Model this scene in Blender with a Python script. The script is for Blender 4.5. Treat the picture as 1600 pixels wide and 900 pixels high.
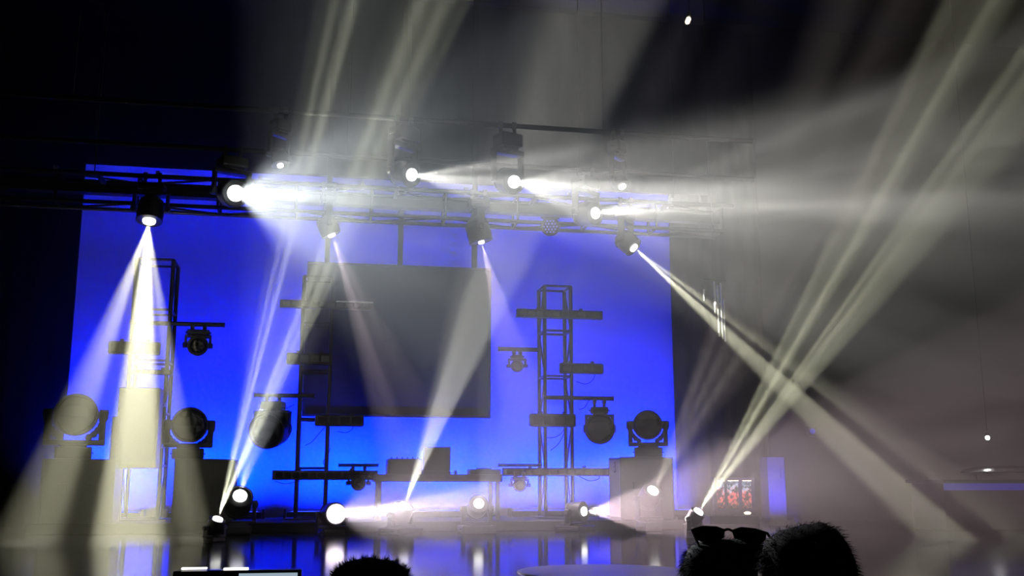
import bpy, bmesh, math, random
from mathutils import Vector, Matrix
random.seed(7)
S = bpy.context.scene
for o in list(bpy.data.objects):
    bpy.data.objects.remove(o)
COL = S.collection
V = Vector
R_ = math.radians
sin, cos, pi = math.sin, math.cos, math.pi

# ------------------------------------------------------------------ camera
CAM = V((0, 0, 0.55))                 # stage floor is z = 0, the camera stands in the audience
YAW, PIT, FPX = R_(10.6), R_(10.86), 1600.0
FW = V((sin(YAW) * cos(PIT), cos(YAW) * cos(PIT), sin(PIT)))
RT = V((cos(YAW), -sin(YAW), 0))
UP = RT.cross(FW)
cd = bpy.data.cameras.new('camera')
cd.lens = 36
cd.sensor_width = 36
cam = bpy.data.objects.new('camera', cd)
COL.objects.link(cam)
cam.matrix_world = Matrix.Translation(CAM) @ Matrix((RT, UP, -FW)).transposed().to_4x4()
S.camera = cam
S.view_settings.view_transform = 'Standard'
S.view_settings.look = 'None'
S.view_settings.gamma = 1
S.view_settings.use_curve_mapping = False
S.view_settings.exposure = 0.0
S.cycles.max_bounces = 5
S.cycles.diffuse_bounces = 2
S.cycles.glossy_bounces = 3
S.cycles.volume_bounces = 0
# ------------------------------------------------------------------ world: a dark hall
w = bpy.data.worlds.new('world')
S.world = w
w.use_nodes = True
w.node_tree.nodes['Background'].inputs[0].default_value = (0.01, 0.01, 0.012, 1)
w.node_tree.nodes['Background'].inputs[1].default_value = 0.0
HAZE = 0.030          # haze density
BEAM = 1.0            # all white fixtures
BLUE = 1.0            # all blue cyclorama bars
YC, YA, YB = 12.3, 10.8, 9.8          # depth of the box truss and of the two downstage pipes
YCYC, YTOW, RISER_Y, RISER_Z = 14.5, 13.2, 12.4, 0.12
AUD = -1.3


def at(px, py, Y):
    """point of the hall at depth Y seen at a photo position"""
    d = FW + RT * ((px - 800) / FPX) + UP * ((450 - py) / FPX)
    return CAM + d * (Y / d.y)


def mpp(p):
    """metres per photo pixel at a point"""
    return (p - CAM).dot(FW) / FPX


def pix(p):
    d = p - CAM
    z = d.dot(FW)
    return (800 + FPX * d.dot(RT) / z, 450 - FPX * d.dot(UP) / z)


# ------------------------------------------------------------------ materials
M = {}


def mat(name, col, rough=0.5, metal=0.0, noise=0.0, scale=20, bump=0.0, emit=None, estr=0, trans=0, spec=None):
    m = bpy.data.materials.new(name)
    m.use_nodes = True
    nt = m.node_tree
    b = nt.nodes['Principled BSDF']
    b.inputs['Base Color'].default_value = (*col, 1)
    b.inputs['Roughness'].default_value = rough
    b.inputs['Metallic'].default_value = metal
    if spec is not None:
        b.inputs['Specular IOR Level'].default_value = spec
    if trans:
        b.inputs['Transmission Weight'].default_value = trans
    if emit:
        b.inputs['Emission Color'].default_value = (*emit, 1)
        b.inputs['Emission Strength'].default_value = estr
    if noise or bump:
        tc = nt.nodes.new('ShaderNodeTexCoord')
        n = nt.nodes.new('ShaderNodeTexNoise')
        n.inputs['Scale'].default_value = scale
        n.inputs['Detail'].default_value = 5
        nt.links.new(tc.outputs['Object'], n.inputs['Vector'])
        if noise:
            mx = nt.nodes.new('ShaderNodeMix')
            mx.data_type = 'RGBA'
            mx.inputs[6].default_value = (*[c * (1 - noise) for c in col], 1)
            mx.inputs[7].default_value = (*[min(1, c * (1 + noise)) for c in col], 1)
            nt.links.new(n.outputs['Fac'], mx.inputs[0])
            nt.links.new(mx.outputs[2], b.inputs['Base Color'])
        if bump:
            bp = nt.nodes.new('ShaderNodeBump')
            bp.inputs['Strength'].default_value = bump
            bp.inputs['Distance'].default_value = 0.02
            nt.links.new(n.outputs['Fac'], bp.inputs['Height'])
            nt.links.new(bp.outputs[0], b.inputs['Normal'])
    M[name] = m
    return m


def glow(name, col, s):
    m = bpy.data.materials.new(name)
    m.use_nodes = True
    nt = m.node_tree
    nt.nodes.clear()
    o = nt.nodes.new('ShaderNodeOutputMaterial')
    e = nt.nodes.new('ShaderNodeEmission')
    e.inputs[0].default_value = (*col, 1)
    e.inputs[1].default_value = s
    nt.links.new(e.outputs[0], o.inputs[0])
    M[name] = m
    return m


mat('black_metal', (0.012, 0.012, 0.013), 0.45, 0.0, 0.3, 30, 0.05)
mat('black_plastic', (0.006, 0.006, 0.007), 0.38, 0.0, 0.2, 40)
mat('steel', (0.10, 0.10, 0.105), 0.4, 0.8, 0.2, 25)
mat('dark_pipe', (0.022, 0.022, 0.024), 0.42, 0.3, 0.25, 25)
mat('matte_black', (0.004, 0.004, 0.004), 0.8, 0.0, 0.2, 25, spec=0.05)
mat('chrome', (0.9, 0.9, 0.9), 0.28, 1.0, 0.03, 10)
mat('cyc_cloth', (0.80, 0.80, 0.80), 0.9, 0, 0.04, 1.2)
mat('velvet', (0.004, 0.004, 0.004), 0.95, 0, 0.3, 8, spec=0.02)
mat('wall_paint', (0.008, 0.007, 0.007), 0.8, 0, 0.25, 1.5, 0.1)
mat('ceiling_paint', (0.012, 0.011, 0.011), 0.9, 0, 0.2, 2)
mat('riser_carpet', (0.014, 0.013, 0.014), 0.9, 0, 0.3, 60, 0.2)
mat('audience_floor', (0.02, 0.018, 0.018), 0.7, 0, 0.3, 6)
mat('screen_cloth', (0.030, 0.030, 0.032), 0.8, 0, 0.05, 3)
mat('case_laminate', (0.016, 0.015, 0.016), 0.5, 0, 0.25, 12)
mat('case_side_lit', (0.35, 0.33, 0.36), 0.7, 0, 0.1, 12)  # lighter case colour for the face that catches light
mat('aluminium', (0.55, 0.55, 0.56), 0.35, 0.9, 0.1, 20)
mat('dark_glass', (0.006, 0.006, 0.008), 0.12, 0, 0.1, 5)
mat('cable_rubber', (0.012, 0.012, 0.012), 0.6, 0, 0.2, 30)
mat('white_paint', (0.30, 0.30, 0.32), 0.6, 0, 0.05, 6)
mat('skin', (0.45, 0.27, 0.20), 0.55, 0, 0.08, 25)
mat('hair_black', (0.004, 0.003, 0.0025), 0.8, 0, 0.3, 60, spec=0.04)
mat('hair_brown', (0.012, 0.005, 0.0035), 0.8, 0, 0.3, 60, spec=0.04)
mat('shirt_black', (0.015, 0.015, 0.017), 0.85, 0, 0.2, 50, 0.1)
mat('shirt_grey', (0.05, 0.05, 0.055), 0.85, 0, 0.2, 50, 0.1)
mat('trousers', (0.02, 0.022, 0.03), 0.85, 0, 0.2, 50, 0.1)
mat('frame_plastic', (0.010, 0.009, 0.009), 0.15, 0, 0.1, 10)
mat('tinted_lens', (0.010, 0.008, 0.008), 0.05, 0, 0.1, 3)
mat('light_pool_disc', (0.35, 0.34, 0.38), 0.28, 0, 0.08, 4)  # pale tone of the disc that stands for a light pool
glow('lens_white', (1.0, 0.99, 0.95), 3)
glow('lens_pink', (1.0, 0.85, 0.95), 3)
glow('lamp_dim', (1.0, 0.85, 0.65), 2.0)
glow('lamp_white', (1.0, 0.97, 0.95), 8)
glow('led_blue', (0.10, 0.12, 1.0), 0.6)
glow('led_blue_dim', (0.03, 0.03, 0.6), 0.6)
glow('led_cells', (0.25, 0.25, 1.0), 0.55)
glow('bar_blue', (0.02, 0.06, 1.0), 3.0)
glow('screen_pale', (0.40, 0.52, 0.62), 0.75)
glow('bezel_glint', (1.0, 0.98, 0.9), 3.0)  # glow that stands for glints on the monitor's top edge

# stage floor: glossy black vinyl
fm = mat('stage_vinyl', (0.010, 0.010, 0.012), 0.12, 0, 0.3, 3)
nt = fm.node_tree
n2 = nt.nodes.new('ShaderNodeTexNoise')
n2.inputs['Scale'].default_value = 1.2
mr = nt.nodes.new('ShaderNodeMapRange')
mr.inputs['To Min'].default_value = 0.06
mr.inputs['To Max'].default_value = 0.16
nt.links.new(n2.outputs['Fac'], mr.inputs['Value'])
nt.links.new(mr.outputs[0], nt.nodes['Principled BSDF'].inputs['Roughness'])

# backlit picture: red and pale blue blotches
pm = bpy.data.materials.new('backlit_print')
pm.use_nodes = True
nt = pm.node_tree
nt.nodes.clear()
po = nt.nodes.new('ShaderNodeOutputMaterial')
pe = nt.nodes.new('ShaderNodeEmission')
tc = nt.nodes.new('ShaderNodeTexCoord')
sx = nt.nodes.new('ShaderNodeSeparateXYZ')
nt.links.new(tc.outputs['Generated'], sx.inputs[0])
rp = nt.nodes.new('ShaderNodeValToRGB')
nn = nt.nodes.new('ShaderNodeTexNoise')
nn.inputs['Scale'].default_value = 5
nt.links.new(tc.outputs['Object'], nn.inputs['Vector'])
nn.inputs['Scale'].default_value = 34
ma = nt.nodes.new('ShaderNodeMath')
ma.operation = 'MULTIPLY_ADD'
ma.inputs[1].default_value = 0.9
nt.links.new(nn.outputs['Fac'], ma.inputs[0])
nt.links.new(sx.outputs[2], ma.inputs[2])
els = rp.color_ramp.elements
els[0].position = 0.30
els[0].color = (0.03, 0.015, 0.015, 1)
els[1].position = 1.15 if False else 1.0
els[1].color = (0.05, 0.10, 0.14, 1)
for p_, c_ in ((0.42, (0.25, 0.10, 0.06)), (0.52, (0.60, 0.10, 0.08)), (0.66, (0.50, 0.08, 0.07)), (0.76, (0.42, 0.45, 0.55)), (0.88, (0.12, 0.16, 0.25))):
    e_ = els.new(p_)
    e_.color = (*c_, 1)
ms = nt.nodes.new('ShaderNodeMath')
ms.operation = 'MULTIPLY'
ms.inputs[1].default_value = 0.66
nt.links.new(ma.outputs[0], ms.inputs[0])
nt.links.new(ms.outputs[0], rp.inputs[0])
nt.links.new(rp.outputs[0], pe.inputs[0])
n3 = nt.nodes.new('ShaderNodeTexNoise')
n3.inputs['Scale'].default_value = 20
nt.links.new(tc.outputs['Object'], n3.inputs['Vector'])
r3 = nt.nodes.new('ShaderNodeMapRange')
r3.interpolation_type = 'SMOOTHSTEP'
r3.inputs['From Min'].default_value = 0.42
r3.inputs['From Max'].default_value = 0.58
r3.inputs['To Min'].default_value = 0.06
r3.inputs['To Max'].default_value = 1.5
nt.links.new(n3.outputs['Fac'], r3.inputs['Value'])
nt.links.new(r3.outputs[0], pe.inputs[1])
nt.links.new(pe.outputs[0], po.inputs[0])
M['backlit_print'] = pm


# ------------------------------------------------------------------ helpers
def tag(o, label=None, cat=None, group=None, kind=None):
    if label:
        o['label'] = label
    if cat:
        o['category'] = cat
    if group:
        o['group'] = group
    if kind:
        o['kind'] = kind
    return o


def empty(name, loc, label, cat, group=None):
    o = bpy.data.objects.new(name, None)
    o.empty_display_size = 0.1
    COL.objects.link(o)
    o.location = loc
    return tag(o, label, cat, group)


class MB:
    """collects shapes in world space; build() makes one mesh object"""

    def __init__(s):
        s.b = bmesh.new()

    def box(s, c, size, rot=None, bev=0.0):
        r = bmesh.ops.create_cube(s.b, size=1)
        vs = r['verts']
        m = Matrix.Translation(c) @ (rot.to_4x4() if rot else Matrix()) @ Matrix.Diagonal((*size, 1))
        bmesh.ops.transform(s.b, matrix=m, verts=vs)
        if bev:
            es = list({e for v in vs for e in v.link_edges})
            bmesh.ops.bevel(s.b, geom=es, offset=bev, segments=2, affect='EDGES', profile=0.6)
        return s

    def span(s, lo, hi, bev=0.0):
        lo, hi = V(lo), V(hi)
        return s.box((lo + hi) / 2, hi - lo, None, bev)

    def frame(s, ax):
        z = ax.normalized()
        x = z.cross(V((0, 0, 1)))
        if x.length < 1e-3:
            x = V((1, 0, 0))
        x.normalize()
        return x, z.cross(x), z

    def lathe(s, p, ax, prof, n=20, cap0=True, cap1=True):
        x, y, z = s.frame(ax)
        rings = []
        for r, h in prof:
            rings.append([s.b.verts.new(p + z * h + (x * cos(2 * pi * i / n) + y * sin(2 * pi * i / n)) * r) for i in range(n)])
        for a, b in zip(rings, rings[1:]):
            for i in range(n):
                s.b.faces.new((a[i], a[(i + 1) % n], b[(i + 1) % n], b[i]))
        if cap0:
            s.b.faces.new(rings[0][::-1])
        if cap1:
            s.b.faces.new(rings[-1])
        return s

    def tube(s, a, b, r, n=8):
        a, b = V(a), V(b)
        return s.lathe(a, b - a, [(r, 0), (r, (b - a).length)], n)

    def path(s, pts, r, n=6):
        for a, b in zip(pts, pts[1:]):
            s.tube(a, b, r, n)
        return s

    def build(s, name, m, parent=None, smooth=False):
        bmesh.ops.recalc_face_normals(s.b, faces=s.b.faces)
        if parent is not None:
            bmesh.ops.translate(s.b, vec=-world_loc(parent), verts=s.b.verts)
        me = bpy.data.meshes.new(name)
        s.b.to_mesh(me)
        s.b.free()
        me.materials.append(M[m] if isinstance(m, str) else m)
        if smooth:
            for p in me.polygons:
                p.use_smooth = True
            try:
                me.set_sharp_from_angle(angle=R_(40))
            except Exception:
                pass
        o = bpy.data.objects.new(name, me)
        COL.objects.link(o)
        if parent is not None:
            o.parent = parent
        return o


def world_loc(o):
    p = V(o.location)
    while o.parent:
        o = o.parent
        p += V(o.location)
    return p


def struct(name, mb, m, label=None):
    o = mb.build(name, m)
    return tag(o, label, None, None, 'structure')


def prect(x0, y0, x1, y1, Y, depth):
    """lo/hi of a box whose front face at depth Y covers the photo rectangle"""
    c = at((x0 + x1) / 2, (y0 + y1) / 2, Y)
    a, b = at(x0, (y0 + y1) / 2, Y), at(x1, (y0 + y1) / 2, Y)
    t, u = at((x0 + x1) / 2, y0, Y), at((x0 + x1) / 2, y1, Y)
    return V((a.x, Y, u.z)), V((b.x, Y + depth, t.z))


# ------------------------------------------------------------------ the setting
XL, XR = -9.0, 13.5
struct('floor', MB().span((XL, 5.6, -0.10), (XR, 15.4, 0)), 'stage_vinyl', 'glossy black stage floor')
struct('floor_audience', MB().span((XL, -5, AUD - 0.1), (XR, 5.6, AUD)), 'audience_floor', 'dark audience floor')
struct('trim_1', MB().span((XL, 5.55, AUD), (XR, 5.6, -0.10)), 'riser_carpet', 'black stage front fascia')
struct('wall_back', MB().span((XL, 15.2, AUD), (XR, 15.4, 8.2)), 'wall_paint')
struct('wall_left', MB().span((XL - 0.2, -5, AUD), (XL, 15.4, 8.2)), 'wall_paint')
struct('wall_right', MB().span((XR, -5, AUD), (XR + 0.2, 15.4, 8.2)), 'wall_paint')
struct('wall_front', MB().span((XL, -5.2, AUD), (XR, -5, 8.2)), 'wall_paint')
struct('ceiling', MB().span((XL, -5, 8.2), (XR, 15.4, 8.4)), 'ceiling_paint')

# haze filling the hall
hm = bpy.data.materials.new('haze')
hm.use_nodes = True
nt = hm.node_tree
nt.nodes.clear()
ho = nt.nodes.new('ShaderNodeOutputMaterial')
hv = nt.nodes.new('ShaderNodeVolumeScatter')
hv.inputs['Density'].default_value = HAZE
hv.inputs['Color'].default_value = (1, 1, 1, 1)
hv.inputs['Anisotropy'].default_value = 0.0
nt.links.new(hv.outputs[0], ho.inputs['Volume'])
M['haze'] = hm
hz = MB().span((XL + 0.02, 5.65, 0.004), (XR - 0.02, 15.18, 8.15)).build('haze', 'haze')
tag(hz, 'thin theatrical haze hanging through the whole hall', 'haze', None, 'stuff')

# low riser under the rig
rl, rr = at(40, 812, RISER_Y).x, at(1068, 812, RISER_Y).x
rz = MB().span((rl, RISER_Y, 0.001), (rr, 14.35, RISER_Z), 0.01).build('stage_riser', 'riser_carpet')
tag(rz, 'low black riser deck running along the foot of the blue backdrop', 'riser')


# backdrop cloth, slightly rippled
def cloth(name, x0, x1, Y, z0, z1, amp, wl, m, seed=0, jit=0.4):
    rnd = random.Random(seed)
    b = bmesh.new()
    nx = max(8, int((x1 - x0) / wl * 10))
    cols = []
    ph = 0
    for i in range(nx + 1):
        x = x0 + (x1 - x0) * i / nx
        ph += 2 * pi / 10 * (1 + jit * (rnd.random() - 0.5))
        y = Y + amp * sin(ph)
        cols.append([b.verts.new((x, y + 0.3 * amp * sin(ph * 0.37 + zz), z0 + (z1 - z0) * zz / 4)) for zz in range(5)])
    for a, c in zip(cols, cols[1:]):
        for k in range(4):
            b.faces.new((a[k], c[k], c[k + 1], a[k + 1]))
    r = bmesh.ops.solidify(b, geom=b.faces[:], thickness=0.008)
    me = bpy.data.meshes.new(name)
    bmesh.ops.recalc_face_normals(b, faces=b.faces)
    b.to_mesh(me)
    b.free()
    for p in me.polygons:
        p.use_smooth = True
    me.materials.append(M[m])
    o = bpy.data.objects.new(name, me)
    COL.objects.link(o)
    return o


cx0, cx1 = at(121, 420, YCYC).x - 0.15, at(1056, 600, YCYC).x + 0.15
ctop = at(240, 262, YCYC).z
o = cloth('cyclorama', cx0, cx1, YCYC, 0.005, ctop, 0.006, 1.1, 'cyc_cloth', 1)
tag(o, 'wide pale backdrop cloth washed in saturated blue light', 'backdrop')
o = cloth('leg_curtain', XL + 0.3, at(121, 420, 14.3).x, 14.3, 0.01, 7.6, 0.03, 0.28, 'velvet', 2)
tag(o, 'black velvet curtain at the left edge of the blue backdrop', 'curtain')
o = cloth('leg_curtain', at(1048, 420, 14.3).x, at(1190, 420, 14.3).x, 14.3, 0.01, 7.6, 0.03, 0.28, 'velvet', 3)
tag(o, 'black velvet curtain at the right edge of the blue backdrop', 'curtain')
o = cloth('border_curtain', XL + 0.3, at(1104, 200, 14.15).x, 14.15, ctop - 0.08, 7.6, 0.012, 0.3, 'velvet', 4)
tag(o, 'black velvet border curtain hanging above the blue backdrop', 'curtain')


# ------------------------------------------------------------------ light with a gobo
def beam_dir(P, theta, beta):
    tocam = (CAM - P).normalized()
    t = R_(theta)
    e = RT * cos(t) - UP * sin(t)
    e = (e - tocam * e.dot(tocam)).normalized()
    return (tocam * cos(R_(beta)) + e * sin(R_(beta))).normalized()


def add_spot(P, d, alpha, power, col, parent, blend=0.35, stops=None, noise=None, falloff=None, radius=0.02):
    """spot lamp of a fixture. stops: 1-D gobo across the beam, noise: mottled gobo"""
    l = bpy.data.lights.new('lamp_light', 'SPOT')
    l.energy = power * BEAM
    l.color = col
    l.spot_size = 2 * alpha
    l.spot_blend = blend
    l.shadow_soft_size = radius
    o = bpy.data.objects.new('lamp_light', l)
    COL.objects.link(o)
    z = -d
    x = d.cross((CAM - P).normalized()).normalized()
    y = z.cross(x)
    mw = Matrix((x, y, z)).transposed().to_4x4()
    o.parent = parent
    o.matrix_local = Matrix.Translation(P - world_loc(parent)) @ mw
    if stops or noise or falloff:
        l.use_nodes = True
        nt = l.node_tree
        N, L = nt.nodes, nt.links
        em = N['Emission']

        def math_(op, a, b=None, c=None):
            m = N.new('ShaderNodeMath')
            m.operation = op
            for i, q in enumerate((a, b, c)):
                if q is None:
                    continue
                if isinstance(q, (int, float)):
                    m.inputs[i].default_value = q
                else:
                    L.new(q, m.inputs[i])
            return m.outputs[0]
        tc = N.new('ShaderNodeTexCoord')
        sp = N.new('ShaderNodeSeparateXYZ')
        L.new(tc.outputs['Normal'], sp.inputs[0])
        k = -1.0 / math.tan(alpha)
        u = math_('MULTIPLY', math_('DIVIDE', sp.outputs[0], sp.outputs[2]), k)
        v = math_('MULTIPLY', math_('DIVIDE', sp.outputs[1], sp.outputs[2]), k)
        val = None
        if stops:
            cr = N.new('ShaderNodeValToRGB')
            e = cr.color_ramp.elements
            st = [((a + 1) / 2, b) for a, b in stops]
            e[0].position, e[0].color = st[0][0], (st[0][1],) * 3 + (1,)
            e[1].position, e[1].color = st[-1][0], (st[-1][1],) * 3 + (1,)
            for p, b in st[1:-1]:
                q = e.new(p)
                q.color = (b, b, b, 1)
            L.new(math_('MULTIPLY_ADD', u, 0.5, 0.5), cr.inputs[0])
            val = cr.outputs[0]
        if noise:
            sc, lo, hi, seed = noise
            cb = N.new('ShaderNodeCombineXYZ')
            L.new(u, cb.inputs[0])
            L.new(math_('MULTIPLY', v, 0.35), cb.inputs[1])
            cb.inputs[2].default_value = seed
            n = N.new('ShaderNodeTexNoise')
            n.inputs['Scale'].default_value = sc
            n.inputs['Detail'].default_value = 2
            L.new(cb.outputs[0], n.inputs['Vector'])
            mr = N.new('ShaderNodeMapRange')
            mr.interpolation_type = 'SMOOTHSTEP'
            mr.inputs['From Min'].default_value = 0.40
            mr.inputs['From Max'].default_value = 0.62
            mr.inputs['To Min'].default_value = lo
            mr.inputs['To Max'].default_value = hi
            L.new(n.outputs['Fac'], mr.inputs['Value'])
            val = mr.outputs[0] if val is None else math_('MULTIPLY', val, mr.outputs[0])
        if falloff:
            f = N.new('ShaderNodeLightFalloff')
            f.inputs['Strength'].default_value = 1.0
            lin = f.outputs['Linear']
            val = lin if val is None else math_('MULTIPLY', val, lin)
        L.new(val, em.inputs['Strength'])
    return o


# ------------------------------------------------------------------ moving heads
def mover(label, P, d, r, ground, lens_r=None, lens='dark_glass', hang=False, group=None, name='moving_head',
          light=None, arm=1.12, basew=1.0, pipe_y=None, round_back=True, clamp_len=0.10, armw=.22):
    """P: centre of the lens front; ground: z of the floor (or of the pipe when hanging)"""
    Z = V((0, 0, 1))
    sz = -1 if hang else 1
    Cc = P - d * 1.0 * r
    dh = V((d.x, d.y, 0))
    f = dh.normalized() if dh.length > 0.15 else V((0, -1, 0))
    a = f.cross(Z).normalized()
    rot = Matrix((a, f, Z)).transposed()
    gz = ground - (clamp_len if hang else 0)
    drop = abs(Cc.z - gz)
    root = empty(name, V((Cc.x, Cc.y, ground)), label, 'stage light', group)
    bh = min(0.30 * drop, 0.14)
    mb = MB()
    bc = V((Cc.x, Cc.y, gz + sz * bh / 2 + (0.002 if not hang else 0)))
    bw = 1.9 * r * basew
    mb.box(bc, V((bw, bw * 0.85, bh)), rot, min(0.02, bh * 0.25))
    mb.box(bc + Z * sz * bh * 0.55, V((bw * 0.72, bw * 0.62, bh * 0.3)), rot, 0.006)
    base = mb.build('base', 'black_plastic', root)
    for s in (-1, 1):
        h = MB()
        q = bc + a * s * (bw / 2 + 0.012)
        h.path([q - f * bw * 0.25 - a * s * 0.014, q - f * bw * 0.2, q + f * bw * 0.2, q + f * bw * 0.25 - a * s * 0.014], 0.008)
        h.build('handle', 'black_plastic', base)
    MB().box(bc - f * (bw * 0.425 + 0.001), V((bw * 0.4, 0.004, bh * 0.4)), rot).build('display', 'dark_glass', base)
    if not hang:
        for s in (-1, 1):
            for t in (-1, 1):
                pass
    cz = gz + sz * (bh + 0.10 * drop)
    y = MB()
    aw = max(0.03, r * armw)
    cross_h = max(0.03, 0.12 * drop)
    y.box(V((Cc.x, Cc.y, cz)), V((2 * arm * r + 2 * aw, r * 0.75, cross_h)), rot, 0.01)
    for s in (-1, 1):
        top = Cc.z + sz * r * 0.25
        lo, hi = sorted((cz, top))
        y.box(V((Cc.x, Cc.y, (lo + hi) / 2)) + a * s * (arm * r + aw / 2), V((aw, r * 0.6, hi - lo)), rot, min(0.012, aw * 0.3))
        y.lathe(V((Cc.x, Cc.y, Cc.z)) + a * s * (arm * r - 0.01), a * s, [(r * 0.28, 0), (r * 0.28, aw + 0.02), (r * 0.2, aw + 0.03)], 14)
        if armw == .3:      # rounded inner corner of the fork
            for t_ in (12, 24, 36, 48, 60):
                rr2 = r * 1.20
                q_ = V((Cc.x, Cc.y, Cc.z)) + a * s * rr2 * cos(R_(t_)) * 1.04 - Z * sz * rr2 * sin(R_(t_)) * 1.02
                y.lathe(q_ - f * r * .25, f, [(r * .17, 0), (r * .17, r * .5)], 10)
    y.tube(V((Cc.x, Cc.y, gz + sz * bh)), V((Cc.x, Cc.y, cz)), r * 0.45, 16)
    y.build('yoke', 'black_plastic', root, True)
    hd = MB()
    prof = [(r * 0.30, -2.0 * r), (r * 0.62, -1.93 * r), (r * 0.86, -1.6 * r), (r * 0.97, -1.15 * r), (r, -0.6 * r), (r * 0.96, -0.15 * r), (r * 0.98, -0.13 * r), (r * 0.98, 0.0), (r * 0.9, 0.02 * r), (r * 0.86, -0.05 * r)]
    hd.lathe(P, d, prof, 28)
    head = hd.build('head', 'black_plastic', root, True)
    rg = MB()
    for k in (-1.35, -1.5, -1.65):
        rr_ = r * (0.93 - 0.35 * max(0, -k - 1.3))
        rg.lathe(P, d, [(rr_, (k - 0.03) * r), (rr_ + 0.012, (k - 0.03) * r), (rr_ + 0.012, (k + 0.03) * r), (rr_, (k + 0.03) * r)], 24)
    rg.build('cooling_fin', 'black_metal', head)
    lr = lens_r or r * 0.8
    ln = MB()
    ln.lathe(P, d, [(lr, -0.06 * r), (lr, 0.015), (lr * 0.92, 0.015 + lr * 0.12), (lr * 0.7, 0.015 + lr * 0.22), (lr * 0.38, 0.015 + lr * 0.29), (lr * 0.08, 0.015 + lr * 0.31)], 24)
    lo_ = ln.build('lens', lens, head, True)
    if hang:
        for s in (-1, 1):
            c = MB()
            q = V((Cc.x + s * bw * 0.28, Cc.y, gz))
            c.box(q + Z * (clamp_len * 0.35), V((0.035, 0.03, clamp_len * 0.7)), None, 0.004)
            c.lathe(q + Z * clamp_len - V((0.02, 0, 0)), V((1, 0, 0)), [(0.042, 0), (0.042, 0.04)], 14)
            c.build('clamp', 'black_metal', root)
    if light:
        tip = P + d * (0.022 + 0.31 * lr)
        light.setdefault('radius', 0.25 * lr)
        add_spot(tip + d * 0.008, d, parent=root, **light)
    return root


def lit(label, px, py, Y, theta, beta, psi, power, col, r, lens_px, ground, hang=False, lens='lens_white', dy=0, group=None, name='moving_head', **k):
    P = at(px, py, Y)
    d = beam_dir(P, theta, beta)
    if hang:
        P = at(px, py, Y + d.y * r)
        d = beam_dir(P, theta, beta)
    alpha = math.asin(min(0.98, sin(R_(psi)) * sin(R_(beta))))
    kw = {q: k.pop(q) for q in list(k) if q in ('blend', 'stops', 'noise', 'falloff', 'radius')}
    return mover(label, P, d, r, ground, lens_px * mpp(P), lens, hang, group, name, dict(alpha=alpha, power=power, col=col, **kw), **k)


WARM, COOL, YEL, PINK, LAV = (1, .97, .90), (.88, .95, 1), (1, .98, .70), (1, .82, .86), (.85, .80, 1)
ZC = at(600, 368, YC).z + 0.50          # pipe height of the rig
# pipe C: on the box truss
lit('moving head on the truss sending three pale fingers of light down the left side', 233, 345, YC - .35, 97.5, 62, 19.2, 24000, (1, .96, .66), 0.15, 10, ZC, True, blend=.2,
    stops=[(-1, .3), (-.72, .34), (-.60, .10), (-.52, .12), (-.44, .95), (-.05, 1), (.08, .6), (.16, .06), (.36, .05), (.48, .34), (.66, .40), (.78, .28), (1, .15)])
lit('moving head on the truss throwing a faint pink beam across the dark screen', 518, 367, YC - .35, 68, 80, 11, 2500, PINK, 0.12, 6, ZC, True, stops=[(-1, .5), (0, .4), (.3, 1), (1, .8)])
lit('moving head on the truss throwing a faint lavender beam past the screen edge', 752, 378, YC - .35, 75, 80, 10, 2500, (1, .80, .95), 0.15, 5, ZC, True)
lit('moving head on the truss throwing a forked yellow beam down to the right', 990, 387, YC - .35, 40, 66, 6.5, 21000, YEL, 0.13, 7, ZC, True, blend=.25,
    stops=[(-1, .3), (-.8, .5), (-.38, .5), (-.26, .02), (.02, .02), (.14, 1), (.7, 1), (1, .4)])
# pipe A
ZA = ZC
lit('brightest wash light on the downstage pipe above the left tower gap', 368, 302, YA, 2, 18, 64, 15500, COOL, 0.15, 13, ZA, True, noise=(2.6, .35, 1, 2.0), blend=.6,
    stops=[(-1, .8), (-.8, .5), (-.5, .4), (-.2, .5), (-.08, 1), (.10, 1), (.2, .5), (.32, .8), (.45, .4), (.62, .6), (1, .8)], name='wash_light')
lit('wash light at the right end of the downstage pipe above the blue backdrop corner', 930, 333, YA, -6, 48, 21, 8500, WARM, 0.14, 9, ZA, True, noise=(3.5, .2, 1, 5.0), blend=.6,
    stops=[(-1, .9), (-.7, .9), (-.5, .5), (-.3, .7), (-.1, 1), (.12, 1), (.3, .55), (.5, .9), (.7, .5), (1, .8)], name='wash_light')
# pipe B
lit('wash light on the upper pipe fanning right above the dark screen', 643, 273, YB, 7, 40, 23, 8000, WARM, 0.13, 10, ZC + .1, True, noise=(3.5, .2, 1, 8.0), blend=.6,
    stops=[(-1, .9), (-.7, .9), (-.5, .5), (-.3, .7), (-.1, 1), (.12, 1), (.3, .55), (.5, .9), (.7, .5), (1, .8)], name='wash_light')
lit('wash light on the upper pipe fanning right above the screen edge and tower', 803, 284, YB, 9, 31, 30, 8000, WARM, 0.13, 10, ZC + .1, True, noise=(3.5, .2, 1, 11.0), blend=.6,
    stops=[(-1, .9), (-.7, .9), (-.5, .5), (-.3, .7), (-.1, 1), (.12, 1), (.3, .55), (.5, .9), (.7, .5), (1, .8)], name='wash_light')
lit('small round spot on the upper pipe at the left near the brightest wash light', 438, 258, YB, 80, 60, 9, 300, PINK, 0.09, 5, ZC + .1, True, name='pinspot')
lit('small square-looking spot on the upper pipe at the far right of the rig', 972, 291, YB, 58, 60, 10, 300, PINK, 0.09, 6, ZC + .1, True, name='pinspot')
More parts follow.
